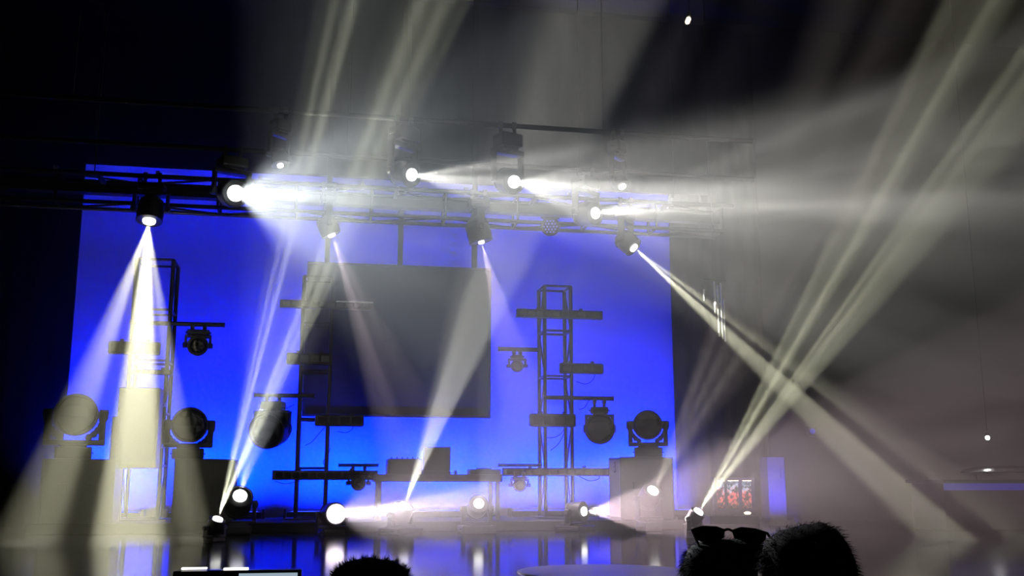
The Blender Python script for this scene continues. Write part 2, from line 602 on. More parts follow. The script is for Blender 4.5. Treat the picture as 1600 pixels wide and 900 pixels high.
# floor fixtures
lit('small floor beam light at far left shooting narrow yellowish rays up', 340, 812, 10.6, -71.5, 72, 8.5, 20000, (.98, 1, .74), 0.085, 8, 0, blend=.2,
    stops=[(-1, .5), (-.8, .15), (-.7, .8), (-.6, .2), (-.45, .9), (-.35, .15), (0, .08), (.2, .2), (.35, .9), (.5, .45), (.62, 1), (.8, .5), (.9, 1), (1, .5)], name='beam_light')
lit('floor moving head beside the left pedestal showing its round white lens', 375, 775, 12.0, -76, 38, 16, 3000, (.85, .9, 1), 0.15, 11, 0, stops=[(-1, .3), (0, 1), (1, .3)])
lit('dazzling pink-white floor light at the foot of the centre left tower', 525, 803, 11.6, -8, 20, 62, 17000, (1, .86, .92), 0.13, 15, 0, lens='lens_pink', noise=(4, .3, 1, 3.0), blend=.8,
    stops=[(-1, .08), (-.3, .10), (-.14, .3), (-.05, 1), (.1, 1), (.22, .4), (.5, .15), (1, .1)], name='wash_light')
lit('floor moving head left of stage centre sending a soft white shaft upward', 632, 790, 12.0, -70, 70, 9, 11000, (1, .97, .86), 0.12, 8, 0, arm=1.12, armw=.4, basew=1.75,
    stops=[(-1, .2), (-.6, .35), (-.3, 1), (.2, .8), (.7, 1), (1, .4)])
lit('floor moving head at stage centre fanning thin lavender rays upward', 748, 787, 12.0, -68, 30, 26, 1500, LAV, 0.12, 8, 0, arm=1.12, armw=.4, basew=1.75, blend=.3,
    stops=[(-1, 1), (-.75, .8), (-.6, .1), (-.5, .7), (-.4, .1), (-.2, .8), (-.08, .15), (.05, .8), (.2, .1), (.35, .7), (.5, .1), (.65, .6), (.85, .1), (1, .2)])
lit('floor moving head by the right tower casting a pink cone to the right', 912, 799, 12.0, -2.5, 58, 25, 3800, (1, .76, .80), 0.12, 7, 0, arm=1.12, armw=.4, basew=1.75, noise=(9, .55, 1, 1.0), blend=.2)
lit('floor moving head before the right flight case with a glowing round lens', 1020, 767, 11.9, -61, 55, 12, 2500, (1, .86, .76), 0.13, 9, 0, stops=[(-1, .6), (-.6, 1), (-.4, .2), (-.2, .8), (.1, .3), (.3, .9), (.6, .3), (1, .5)])
lit('small floor beam light at right shooting a bundle of yellow rays up', 1091, 800, 10.6, -56.5, 72, 8.5, 14000, (1, 1, .70), 0.085, 8, 0, blend=.2,
    stops=[(-1, .5), (-.85, .9), (-.7, .35), (-.5, .4), (-.42, 1), (-.3, .5), (-.15, .12), (.1, .12), (.2, .7), (.3, .35), (.4, .8), (.55, .6), (1, .6)], name='beam_light')

# ------------------------------------------------------------------ blue cyclorama bars on the riser
for i in range(6):
    x0 = cx0 + (cx1 - cx0) * (i + 0.5) / 6
    e = empty('cyclorama_bar', V((x0, 13.75, RISER_Z)), 'low blue LED flood bar on the riser at the foot of the backdrop', 'stage light', 'blue LED bars under the backdrop')
    MB().box(V((x0, 13.75, RISER_Z + .045)), V((1.15, .12, .08)), None, .012).build('housing', 'black_metal', e)
    MB().box(V((x0, 13.77, RISER_Z + .089)), V((1.05, .06, .006))).build('led_strip', 'bar_blue', e)
    for s in (-1, 1):
        MB().box(V((x0 + s * .6, 13.75, RISER_Z + .06)), V((.03, .16, .12)), None, .004).build('foot', 'black_metal', e)
    l = bpy.data.lights.new('bar_light', 'AREA')
    l.shape = 'RECTANGLE'
    l.size, l.size_y = 1.05, 0.08
    l.spread = R_(95)
    l.energy = 290 * BLUE
    l.color = (0.0, 0.008, 1)
    lo = bpy.data.objects.new('bar_light', l)
    COL.objects.link(lo)
    lo.parent = e
    lo.location = (0, 0.03, 0.11)
    lo.rotation_euler = (R_(136), 0, 0)


# ------------------------------------------------------------------ rig steel
def box_truss(e, p0, axis, L, w, r, bay, side, upv, m='dark_pipe', low=None, diag=(1, 3)):
    """square truss: four chords along axis, rungs and diagonals on the four faces"""
    axis, side, upv = axis.normalized(), side.normalized(), upv.normalized()
    cs = [p0 + side * (sx_ * w / 2) + upv * (sy * w / 2) for sx_, sy in ((-1, -1), (1, -1), (1, 1), (-1, 1))]
    for i_, c in enumerate(cs):
        MB().tube(c, c + axis * L, r, 10).build('chord', low if low and i_ == 1 else m, e, True)
    n = max(1, round(L / bay))
    for f in range(4):
        a, b = cs[f], cs[(f + 1) % 4]
        for i in range(n + 1):
            h = axis * (L * i / n)
            MB().tube(a + h, b + h, r * 0.62, 6).build('rung', m, e)
            if i < n and f in diag:
                h2 = axis * (L * (i + 1) / n)
                q = (a + h, b + h2) if (i + f) % 2 else (b + h, a + h2)
                MB().tube(*q, r * 0.5, 6).build('brace', m, e)


# overhead box truss
zc_lo = at(233, 319, YC).z
xa, xb = XL + 0.4, at(1130, 350, YC).x
e = empty('overhead_truss', V((0, YC, zc_lo)), 'long horizontal box truss hung across the top of the backdrop', 'truss')
box_truss(e, V((xa, YC + .17, zc_lo + .17)), V((1, 0, 0)), xb - xa, .34, .024, .9, V((0, 1, 0)), V((0, 0, 1)), 'matte_black', 'steel', (0, 2))
MB().span((xa, YC + .10, zc_lo + .14), (xb, YC + .24, zc_lo + .25), .005).build('cable_tray', 'black_metal', e)
for k in range(7):
    x = at(88 + k * 160, 262, YC).x
    MB().box(V((x, YC - .02, zc_lo + .36)), V((.05, .05, .09)), None, .008).build('coupler', 'aluminium', e)
for x in (at(140, 300, YC).x, at(640, 300, YC).x, at(1060, 300, YC).x):
    MB().tube(V((x, YC + .17, zc_lo + .34)), V((x, YC + .17, 8.195)), .008).build('hoist_chain', 'steel', e)
# pipes the fixtures hang from
e = empty('rigging_pipe', V((0, YC - .35, ZC)), 'black pipe in front of the box truss carrying four moving heads', 'pipe')
MB().tube(V((xa, YC - .35, ZC)), V((xb, YC - .35, ZC)), .025, 10).build('tube', 'matte_black', e, True)
for k in range(8):
    x = xa + (xb - xa) * (k + .5) / 8
    MB().box(V((x, YC - .17, ZC)), V((.05, .42, .04)), None, .005).build('bracket', 'black_metal', e)
for Y, Z_, nm in ((YA, ZA, 'black downstage pipe carrying the two outer wash lights'), (YB, ZC + .1, 'black upper pipe carrying two wash lights and two small spots')):
    e = empty('rigging_pipe', V((0, Y, Z_)), nm, 'pipe')
    MB().tube(V((xa, Y, Z_)), V((at(1180, 330, Y).x, Y, Z_)), .025, 10).build('tube', 'matte_black', e, True)
    for k in range(5):
        x = xa + 1.0 + k * 2.6
        MB().tube(V((x, Y, Z_)), V((x, Y, 8.195)), .006, 6).build('suspension_wire', 'steel', e)

# honeycomb LED par under the truss
P = at(860, 354, YC - .1)
par_d = (CAM - P).normalized()
e = empty('led_par', V((P.x, P.y, zc_lo)), 'round LED par under the truss with a honeycomb of faint blue cells', 'stage light')
MB().lathe(P, par_d, [(.06, -.22), (.10, -.20), (.115, -.02), (.12, 0), (.105, 0), (.10, -.02)], 24).build('can', 'black_metal', e, True)
x_, y_, z_ = MB().frame(par_d)
lb = MB()
for i in range(-2, 3):
    for j in range(-2, 3):
        if abs(i + j) <= 2:
            q = P + x_ * (.04 * (i + j / 2)) + y_ * (.0346 * j) - par_d * .012
            lb.lathe(q, par_d, [(.013, 0), (.013, .008), (.006, .013)], 8)
lb.build('led_array', 'led_cells', e)
MB().path([P + x_ * .13 - par_d * .1, V((P.x + .12, P.y + .02, P.z + .12)), V((P.x - .12, P.y + .02, P.z + .12)), P - x_ * .13 - par_d * .1], .010).build('yoke', 'black_metal', e)
MB().tube(V((P.x, P.y + .02, P.z + .12)), V((P.x, P.y + .02, zc_lo + .02)), .02).build('clamp', 'black_metal', e)


# ------------------------------------------------------------------ truss towers
def tower(xc, top_y, base_x, label, w=.36):
    c = at(xc, top_y, YTOW)
    zt = c.z
    e = empty('truss_tower', V((c.x, YTOW + w / 2, RISER_Z)), label, 'truss')
    box_truss(e, V((c.x, YTOW + w / 2, RISER_Z + .02)), V((0, 0, 1)), zt - RISER_Z - .02, w, .026, .62, V((1, 0, 0)), V((0, 1, 0)))
    MB().box(V((c.x, YTOW + w / 2, RISER_Z + .011)), V((w + .25, w + .25, .02)), None, .004).build('base_plate', 'black_metal', e)
    return c.x


TX1 = tower(243, 405, 0, 'truss tower at the far left standing inside the three-fingered beam', .44)
TX2 = tower(498, 432, 0, 'truss tower left of centre standing in front of the dark screen')
TX3 = tower(871, 447, 0, 'truss tower right of centre standing clear against the blue backdrop')


# ------------------------------------------------------------------ screen
lo, hi = prect(476, 414, 767, 652, 13.95, .05)
e = empty('projection_screen', V(((lo.x + hi.x) / 2, 13.95, lo.z)), 'large dark grey screen hung from the truss behind a tower', 'screen')
MB().span(lo + V((.02, .005, .02)), hi - V((.02, .005, .02))).build('screen_surface', 'screen_cloth', e)
fr = .035
for nm, a, b in (('frame_rail', (lo.x, lo.y - .01, lo.z), (hi.x, hi.y, lo.z + fr)), ('frame_rail', (lo.x, lo.y - .01, hi.z - fr), (hi.x, hi.y, hi.z)),
                 ('frame_stile', (lo.x, lo.y - .01, lo.z + fr), (lo.x + fr, hi.y, hi.z - fr)), ('frame_stile', (hi.x - fr, lo.y - .01, lo.z + fr), (hi.x, hi.y, hi.z - fr))):
    MB().span(a, b, .004).build(nm, 'screen_cloth', e)
for px in (512, 626, 742):
    x = at(px, 380, 13.95).x
    MB().span((x - .035, 13.95, hi.z - .02), (x + .035, 14.0, 8.195), .004).build('hanger_pole', 'matte_black', e)


# ------------------------------------------------------------------ bars and strobes on the towers
def batten(x0, y0, x1, y1, label, Y=YTOW - .10, name='led_batten', cells=8, trim=False, dep=.09, cham=False):
    lo, hi = prect(x0, y0, x1, y1, Y, dep)
    e = empty(name, V(((lo.x + hi.x) / 2, Y, lo.z)), label, 'stage light')
    mb = MB()
    mb.span(lo, hi, min(.03 if cham else .008, (hi.z - lo.z) * .3))
    mb.build('housing', 'black_metal', e)
    n = cells
    wv = (hi.x - lo.x - .06) / n
    h = hi.z - lo.z
    for i in range(n):
        c = V((lo.x + .03 + wv * (i + .5), Y - .004, (lo.z + hi.z) / 2))
        MB().box(c, V((wv * .82, .012, h * .6)), None, .003).build('lens_cell', 'dark_glass', e)
    for s in (0.25, 0.75):
        MB().box(V((lo.x + (hi.x - lo.x) * s, Y + dep * .5 + .0, hi.z + .012)), V((.04, .05, .03)), None, .003).build('bracket', 'black_metal', e)
    if trim:
        MB().span((lo.x + (hi.x - lo.x) * .6, Y - .006, hi.z - .012), (hi.x, Y + .03, hi.z + .004), .002).build('trim_strip', 'chrome', e)
    return e


batten(808, 484, 942, 497, 'long black LED batten high on the right centre tower', cells=10)
batten(875, 567, 944, 584, 'stubby black strobe bar midway up the right centre tower', cells=4, name='strobe_bar', cham=True)
batten(828, 646, 901, 667, 'thick black strobe bar low on the right centre tower', cells=4, name='strobe_bar', cham=True, Y=YTOW - .12)
batten(786, 731, 956, 744, 'long black LED batten near the foot of the right centre tower', cells=12, Y=YTOW - .12)
batten(437, 470, 583, 482, 'long LED batten with a bright edge crossing the upper part of the screen', cells=10, trim=True)
batten(447, 551, 520, 570, 'stubby black strobe bar poking out left of the dark screen', cells=4, name='strobe_bar', cham=True)
batten(492, 648, 569, 666, 'thick black strobe bar just under the bottom edge of the screen', cells=4, name='strobe_bar', cham=True, Y=YTOW - .12)
batten(425, 735, 590, 750, 'long black LED batten near the foot of the tower by the desk', cells=12, Y=YTOW - .12)
batten(168, 533, 250, 554, 'thick black strobe bar on the far left tower', cells=4, name='strobe_bar', cham=True)
batten(205, 577, 270, 585, 'thin black LED batten on the far left tower below the strobe bar', cells=5)

# black cabinet clamped on the far left tower
lo, hi = prect(181, 605, 247, 732, YTOW - .45, .30)
e = empty('speaker_cabinet', V(((lo.x + hi.x) / 2, YTOW - .2, lo.z)), 'tall black speaker cabinet fixed to the far left tower between two moving heads', 'speaker')
MB().span(lo, hi, .015).build('body', 'case_laminate', e)
MB().span(lo + V((.03, -.012, .03)), V((hi.x - .03, lo.y + .002, hi.z - .03)), .004).build('grille', 'black_metal', e)
l2, h2 = prect(172, 650, 182, 732, YTOW - .42, .2)
MB().span(l2, h2, .006).build('side_bracket', 'black_metal', e)
for zz in (lo.z + .25, hi.z - .2):
    MB().span((TX1 - .24, hi.y - .01, zz), (TX1 + .24, YTOW + .03, zz + .05), .004).build('mount_arm', 'black_metal', e)


# pipes sticking out of the towers
def arm_pipe(x0, x1, y, label, Y=YTOW - .06, rpx=3.5):
    a, b = at(x0, y, Y), at(x1, y, Y)
    b.z = a.z = (a.z + b.z) / 2
    r = rpx * mpp(a)
    e = empty('arm_pipe', (a + b) / 2, label, 'pipe')
    MB().tube(a, b, r, 10).build('tube', 'dark_pipe', e, True)
    for q, s in ((a, -1), (b, 1)):
        MB().tube(q, q + V((s * .012, 0, 0)), r * 1.15, 10).build('end_cap', 'black_plastic', e)
    return a.z - r


def small(label, px, py, rpx, zp, Y=YTOW - .06, arm=1.12, basew=1.1, lens_frac=.7, aim=None, clamp=.05):
    P0 = at(px, py, Y)
    r = rpx * mpp(P0)
    d = aim if aim else (CAM - P0).normalized()
    return mover(label, P0 + d * r, d, r, zp, r * lens_frac, 'dark_glass', True, None, 'moving_head', None, arm, basew, clamp_len=clamp)


z1 = arm_pipe(205, 350, 506, 'horizontal pipe sticking out right of the far left tower')
small('dark moving head hanging off the pipe of the far left tower', 309, 540, 16, z1, arm=1.02)
z1 = arm_pipe(398, 490, 618, 'horizontal pipe sticking out left of the tower by the screen')
small('large round moving head hanging left of the screen inside the yellowish rays', 425, 670, 29, z1, arm=.74, basew=.62, lens_frac=.85, aim=V((-.25, -.95, -.15)).normalized())
z1 = arm_pipe(780, 840, 546, 'short pipe sticking out left of the right centre tower')
small('small moving head hanging under the short pipe left of the right tower', 808, 572, 9.5, z1, arm=1.15, basew=1.0)
z1 = arm_pipe(850, 957, 622, 'horizontal pipe sticking out right of the right centre tower')
small('large round moving head hanging right of the right centre tower', 937, 670, 24, z1, arm=.74, basew=.62, lens_frac=.85, clamp=.09)
z1 = arm_pipe(780, 845, 727, 'thin pipe poking left near the foot of the right centre tower', rpx=2.5)
lo, hi = prect(800, 742, 824, 746, YTOW - .1, .1)
small('small moving head hanging near the foot of the right centre tower', 812, 758, 10, at(812, 742, YTOW - .2).z, Y=YTOW - .2, arm=1.1, basew=1.2, clamp=.02)
z1 = arm_pipe(530, 590, 727, 'thin pipe poking right near the foot of the tower by the desk', rpx=2.5)
small('moving head hanging over the glare left of the desk', 560, 755, 11.5, z1, arm=1.15, basew=1.5, clamp=.06)


# ------------------------------------------------------------------ pedestals with large moving heads
def flight_case(x0, x1, y0, label, Y=12.5, dep=.52, side=None):
    lo, hi = prect(x0, y0, x1, 815, Y, dep)
    lo.z = RISER_Z + .001
    e = empty('flight_case', V(((lo.x + hi.x) / 2, Y + dep / 2, lo.z)), label, 'case')
    body = MB().span(lo + V((.008, .008, 0)), hi - V((.008, .008, .008)), .004).build('body', 'case_laminate', e)
    for x in (lo.x + .012, hi.x - .012):
        for y in (lo.y + .012, hi.y - .012):
            MB().box(V((x, y, (lo.z + hi.z) / 2)), V((.026, .026, hi.z - lo.z)), None, .003).build('edge_rail', 'dark_pipe', e)
    for y in (lo.y + .012, hi.y - .012):
        MB().box(V(((lo.x + hi.x) / 2, y, hi.z - .012)), V((hi.x - lo.x, .026, .026)), None, .003).build('edge_rail', 'dark_pipe', e)
    for s in (.3, .7):
        MB().box(V((lo.x + (hi.x - lo.x) * s, lo.y - .002, lo.z + (hi.z - lo.z) * .55)), V((.10, .02, .09)), None, .004).build('latch', 'dark_pipe', e)
    if side:
        MB().span((lo.x - .004, lo.y + .03, lo.z + .03), (lo.x + .009, hi.y - .03, hi.z - .03)).build('lit_side', 'case_side_lit', e)  # blue light on this face is put into its paler colour
        # curved hand-painted mark on the lightened side
        pts = []
        cy, cz = lo.y + dep * .45, hi.z - .12
        for k in range(13):
            t = R_(140 - k * 23)
            pts.append(V((lo.x - .006, cy - .035 * cos(t), cz + .028 + .03 * sin(t))))
        for k in range(1, 13):
            t = R_(120 - k * 23)
            pts.append(V((lo.x - .006, cy - .04 * cos(t), cz - .032 + .034 * sin(t))))
        MB().path(pts, .006, 5).build('painted_mark', 'case_laminate', e)
    return hi.z


def big(label, px, py, rpx, zg, Y, arm=1.1, basew=1.0, aim=None):
    P0 = at(px, py, Y)
    r = rpx * mpp(P0)
    d = aim if aim else (CAM - P0).normalized()
    return mover(label, P0 + d * r, d, r, zg, r * .86, 'dark_glass', False, None, 'moving_head', None, arm, basew, armw=.3)


zt = flight_case(62, 178, 717, 'black flight case at far left under a large round moving head')
big('largest round moving head standing on the far left flight case', 119, 648, 33, zt, 12.76, 1.05, .85)
zt = flight_case(270, 365, 717, 'black flight case right of the far left tower')
big('large round moving head on the case right of the far left tower', 296, 664, 28, zt, 12.76, 1.0, .9)
zt = flight_case(970, 1053, 714, 'black flight case with one side coloured paler for blue light at the right end', side=True)
big('large round moving head standing on the flight case at the right end', 1012, 664, 23, zt, 12.76, 1.03, 1.0)

# ------------------------------------------------------------------ desk with laptop and mixers
YD = 12.75
lo, hi = prect(586, 741, 785, 753, YD, .65)
e = empty('desk', V(((lo.x + hi.x) / 2, YD + .3, RISER_Z)), 'long narrow black desk on the riser carrying a laptop', 'table')
MB().span(lo, hi, .008).build('tabletop', 'case_laminate', e)
for x in (lo.x + .06, hi.x - .05):
    for y in (lo.y + .05, hi.y - .05):
        MB().span((x - .025, y - .025, RISER_Z), (x + .025, y + .025, lo.z), .004).build('leg', 'dark_pipe', e)
dz = hi.z
l1, h1 = prect(606, 717, 660, 741, YD + .1, .35)
l1.z = dz + .001
e = empty('mixer', V(((l1.x + h1.x) / 2, YD + .3, dz)), 'boxy black mixer on the desk left of the laptop', 'mixer')
MB().span(l1, h1, .01).build('body', 'case_laminate', e)
MB().span((l1.x + .02, l1.y + .02, h1.z - .002), (h1.x - .02, h1.y - .02, h1.z + .006), .002).build('control_panel', 'black_plastic', e)
for k in range(6):
    q = V((l1.x + .05 + k * (h1.x - l1.x - .1) / 5, l1.y + .08, h1.z + .005))
    MB().lathe(q, V((0, 0, 1)), [(.012, 0), (.010, .018)], 10).build('knob', 'black_plastic', e)
l1, h1 = prect(661, 698, 704, 735, YD + .22, .012)
e = empty('laptop', V(((l1.x + h1.x) / 2, YD + .3, dz)), 'open laptop with its dark lid toward the audience on the desk', 'laptop')
MB().span(l1, h1, .004).build('lid', 'case_laminate', e)
MB().span((l1.x, l1.y + .02, dz + .045), (h1.x, l1.y + .27, dz + .062), .004).build('keyboard_base', 'black_plastic', e)
MB().span((l1.x + .01, l1.y - .02, dz + .001), (h1.x - .01, l1.y + .2, dz + .044), .004).build('stand', 'dark_pipe', e)
MB().span((l1.x + .02, l1.y - .001, dz + .05), (h1.x - .02, l1.y + .03, l1.z + .01), .002).build('hinge', 'black_plastic', e)
l1, h1 = prect(735, 733, 783, 741, YD + .1, .3)
l1.z = dz + .001
e = empty('media_player', V(((l1.x + h1.x) / 2, YD + .2, dz)), 'flat black media player at the right end of the desk', 'player')
MB().span(l1, h1, .008).build('body', 'case_laminate', e)
MB().lathe(V(((l1.x + h1.x) / 2, YD + .25, h1.z)), V((0, 0, 1)), [(.10, 0), (.10, .012), (.09, .016)], 24).build('jog_wheel', 'black_plastic', e)
q = at(707, 739, YD + .2)
q.z = dz + .001
e = empty('headphones', q, 'small black headphones lying on the desk beside the laptop', 'headphones')
for s in (-1, 1):
    MB().lathe(q + V((s * .04, 0, .02)), V((1, 0, .2)), [(.02, -.015), (.03, -.01), (.03, .01), (.02, .015)], 12).build('ear_cup', 'black_plastic', e)
MB().path([q + V((.05 * cos(R_(t)) * 1.1, .03 + .09 * sin(R_(t)), .02)) for t in range(0, 181, 20)], .006).build('headband', 'black_plastic', e)


# ------------------------------------------------------------------ loose cables
def cable(pts, label, Y=YTOW - .08, r=.006):
    w3 = [at(x, y, Y) for x, y in pts]
    sm = []
    n = len(w3)
    for i in range(n - 1):
        p0, p1, p2, p3 = w3[max(0, i - 1)], w3[i], w3[i + 1], w3[min(n - 1, i + 2)]
        for k in range(6):
            t = k / 6
            sm.append(.5 * ((2 * p1) + (p2 - p0) * t + (2 * p0 - 5 * p1 + 4 * p2 - p3) * t * t + (3 * p1 - p0 - 3 * p2 + p3) * t ** 3))
    sm.append(w3[-1])
    o = MB().path(sm, r, 6).build('cable', 'cable_rubber')
    tag(o, label, 'cable')


cable([(900, 596), (915, 600), (926, 594), (930, 584)], 'thin black cable looping under the stubby strobe bar on the right tower')
cable([(905, 640), (914, 636), (920, 626), (930, 622)], 'thin black cable looped beside the round hanging head on the right tower')
cable([(855, 684), (868, 683), (878, 676), (882, 668)], 'thin black cable sagging inside the right tower under the strobe bar')
cable([(860, 704), (872, 694), (880, 680), (884, 668)], 'thin black cable running slantwise inside the right tower')
cable([(905, 744), (920, 751), (934, 749), (937, 744)], 'thin black cable sagging under the lowest batten on the right tower')
cable([(477, 696), (488, 690), (498, 678), (508, 667)], 'thin black cable slanting between the uprights of the tower under the screen')
cable([(527, 674), (540, 676), (549, 672), (552, 666)], 'thin black cable looped under the strobe bar below the screen')
cable([(512, 735), (505, 722), (512, 712), (516, 700)], 'thin black cable bunched along the upright of the tower by the desk')
cable([(430, 752), (445, 756), (458, 754), (468, 752)], 'thin black cable sagging under the batten left of the tower by the desk')
cable([(404, 640), (408, 632), (418, 634), (430, 632), (445, 638), (460, 632)], 'thin black cable draped over the round head left of the screen', YTOW - .15)

# ------------------------------------------------------------------ round platform standing for a pool of light on the stage floor
q = at(945, 893, 6.55)
o = MB().lathe(V((q.x, 6.55, .001)), V((0, 0, 1)), [(.56, 0), (.56, .004), (.55, .007)], 56).build('light_pool_disc', 'light_pool_disc')
tag(o, 'thin round pale platform added for a pool of light on the glossy stage floor near the front', 'disc')

# ------------------------------------------------------------------ right side of the hall
# chrome rods hanging in the forked beam
LP = at(990, 387, YC - .35)
LD = beam_dir(LP, 40, 66)
YR = min((LP + LD * (k * .02) for k in range(200)), key=lambda q: abs(pix(q)[0] - 1117)).y
e = empty('chrome_rod_cluster', at(1115, 438, YR), 'cluster of hanging chrome rods glinting in the forked yellow beam', 'rods')
for px, y0, y1 in ((1100, 452, 470), (1116, 440, 490), (1121, 446, 526), (1126, 442, 530), (1131, 468, 534)):
    a, b = at(px, y0, YR), at(px, y1, YR)
    b.x = a.x
    MB().tube(a, b, .010, 10).build('rod', 'chrome', e, True)
    MB().tube(a, V((a.x, a.y, at(1115, 436, YR).z)), .003, 6).build('wire', 'steel', e)
a, b = at(1097, 437, YR), at(1134, 437, YR)
MB().tube(a, V((b.x, b.y, a.z)), .010, 8).build('crossbar', 'dark_pipe', e)
MB().tube((a + b) / 2, V(((a.x + b.x) / 2, a.y, 8.195)), .005, 6).build('suspension_wire', 'steel', e)
MB().lathe(at(1119, 476, YR) + V((0, -.02, 0)), V((0, 0, 1)), [(.008, -.06), (.03, -.03), (.035, .01), (.02, .04)], 14).build('finial', 'chrome', e, True)

# backlit three-pane picture
YP = 14.0
e = empty('backlit_display', at(1150, 805, YP), 'backlit three-pane picture glowing red and pale blue on the right wall', 'display')
lo, hi = prect(1116, 746, 1180, 806, YP, .08)
MB().span(lo, hi, .006).build('cabinet', 'black_metal', e)
for x0, x1 in ((1121, 1132), (1137, 1154), (1160, 1174)):
    a, b = prect(x0, 751, x1, 794, YP - .012, .014)
    MB().span(a, b).build('lit_pane', 'backlit_print', e)
    a, b = prect(x0, 750.5, x1, 752, YP - .014, .01)
    MB().span(a, b).build('top_tube', 'lamp_dim', e)
a, b = prect(1110, 806, 1186, 830, YP - .25, .3)
a.z = .002
o = MB().span(a, b, .01).build('display_plinth', 'case_laminate')
tag(o, 'dark plinth under the backlit three-pane picture', 'plinth')
P = at(1168, 802, YP - .12)  # glowing piece in place of a reflected white glint
e = empty('plinth_glint', V((P.x, P.y, P.z - .05)), 'small glowing piece for a white glint on the plinth under the backlit picture', 'lamp')
MB().lathe(P - V((0, 0, .035)), V((0, 0, 1)), [(.05, 0), (.03, .015), (.012, .02), (.012, .03)], 14).build('base', 'black_metal', e)
MB().lathe(P, V((0, 0, 1)), [(.01, -.02), (.045, -.01), (.05, .01), (.02, .025)], 14).build('glint_cap', 'lamp_dim', e, True)

# blue lit pillar
YPL = 13.6
lo, hi = prect(1201, 714, 1228, 828, YPL, .26)
lo.z = .002
e = empty('pillar', V(((lo.x + hi.x) / 2, YPL + .13, 0)), 'slim white pillar lit blue on the right side of the stage', 'pillar')
MB().span(lo, hi, .006).build('shaft', 'white_paint', e)
MB().span(lo - V((.03, .03, 0)), V((hi.x + .03, hi.y + .03, .06)), .006).build('plinth', 'black_metal', e)
MB().span((hi.x - .07, lo.y - .015, hi.z - .30), (hi.x - .02, lo.y, hi.z - .14), .004).build('switch_box', 'white_paint', e)
pl = V(((lo.x + hi.x) / 2 - .05, YPL - .75, .06))  # added lamp with no visible fixture, turns the pillar blue
e = empty('added_uplight', V((pl.x, pl.y, 0)), 'small black floor lamp added to wash the slim pillar blue', 'stage light')
ud = (V(((lo.x + hi.x) / 2, YPL, .55)) - pl).normalized()
MB().lathe(pl + ud * .03, ud, [(.03, -.06), (.045, -.05), (.05, .03), (.042, .03)], 16).build('can', 'black_metal', e, True)
MB().box(V((pl.x, pl.y, .008)), V((.12, .10, .014)), None, .003).build('foot', 'black_metal', e)
MB().lathe(pl + ud * .058, ud, [(.04, 0), (.038, .004)], 16).build('lens', 'led_blue', e)
add_spot(pl + ud * .08, ud, R_(34), 70, (.05, .03, 1), e, .9)

# tiny wall indicators
for px, py, nm in ((1277, 673, 'tiny blue indicator lamp high on the right wall'), (1203, 672, 'tiny dim blue indicator lamp above the slim pillar')):
    P = at(px, py, 14.9)
    e = empty('indicator_lamp', P, nm, 'lamp')
    MB().box(P + V((0, .2, 0)), V((.14, .08, .16)), None, .01).build('housing', 'black_metal', e)
    MB().lathe(P + V((0, .16, 0)), V((0, -1, 0)), [(.045, 0), (.04, .02), (.015, .035)], 14).build('lens', 'led_blue_dim', e, True)
    MB().tube(P + V((0, .24, 0)), P + V((0, .4, 0)), .02).build('bracket', 'black_metal', e)

# ceiling lamp at top right
P = at(1075, 32, 11.0)
e = empty('pendant_lamp', P, 'tiny warm pendant lamp high in the dark above the rig', 'lamp')
MB().lathe(P, V((.4, 0, 1)), [(.012, -.05), (.03, -.03), (.03, .03), (.012, .05)], 14).build('bulb', 'lamp_dim', e, True)
MB().lathe(P + V((.02, 0, .05)), V((0, 0, 1)), [(.035, 0), (.03, .05), (.012, .08)], 14).build('socket', 'black_metal', e)
MB().tube(P + V((.02, 0, .12)), V((P.x + .02, P.y, 8.195)), .005, 6).build('cord', 'cable_rubber', e)

# bar at the far right: counter, blue strip, lamp over a polished hood
YBAR = 11.5
lo, hi = prect(1478, 752, 1700, 766, YBAR, .08)
e = empty('bar_counter', V(((lo.x + hi.x) / 2, YBAR + .4, 0)), 'dark bar counter at the far right with a dim blue light strip', 'counter')
MB().span((lo.x, YBAR + .05, .002), (hi.x, YBAR + .75, hi.z - .02), .01).build('body', 'matte_black', e)
MB().span((lo.x - .05, YBAR - .02, hi.z - .02), (hi.x, YBAR + .8, hi.z + .02), .006).build('counter_top', 'matte_black', e)
MB().span((lo.x, YBAR + .02, lo.z), (hi.x, YBAR + .05, hi.z - .025), .002).build('glowing_strip', glow('bar_strip', (.025, .022, .30), .55), e)
P = at(1556, 735, YBAR + .2)
e = empty('polished_hood', P, 'polished oval metal hood gleaming over the far right bar counter', 'hood')
hb = MB()
hb.lathe(V((0, 0, 0)), V((0, 0, 1)), [(.62, -.05), (.66, -.03), (.60, .03), (.40, .085), (.12, .11), (.03, .115)], 36)
bmesh.ops.transform(hb.b, matrix=Matrix.Translation(P + V((.25, .1, 0))) @ Matrix.Diagonal((1, .45, .55, 1)), verts=hb.b.verts)
hb.build('dome', mat('brushed_metal', (.35, .34, .33), .22, 1.0, .1, 12), e, True)
for s in (-1, 1):
    MB().tube(P + V((.25 + s * .45, .1, 0)), V((P.x + .25 + s * .45, P.y + .1, hi.z + .02)), .012).build('support_post', 'steel', e)
P = at(1543, 684, YBAR + .2)
e = empty('pendant_lamp', P, 'small bright white pendant lamp above the polished hood at far right', 'lamp')
MB().lathe(P, V((0, 0, 1)), [(.01, -.028), (.026, -.014), (.028, .01), (.015, .024)], 14).build('bulb', 'lamp_white', e, True)
MB().lathe(P + V((0, 0, .024)), V((0, 0, 1)), [(.04, 0), (.028, .04), (.012, .06)], 14).build('socket', 'black_metal', e)
MB().tube(P + V((0, 0, .08)), V((P.x, P.y, 8.195)), .005, 6).build('cord', 'cable_rubber', e)
l = bpy.data.lights.new('bulb_light', 'POINT')
l.energy = 3
l.shadow_soft_size = .03
lo_ = bpy.data.objects.new('bulb_light', l)
COL.objects.link(lo_)
lo_.parent = e
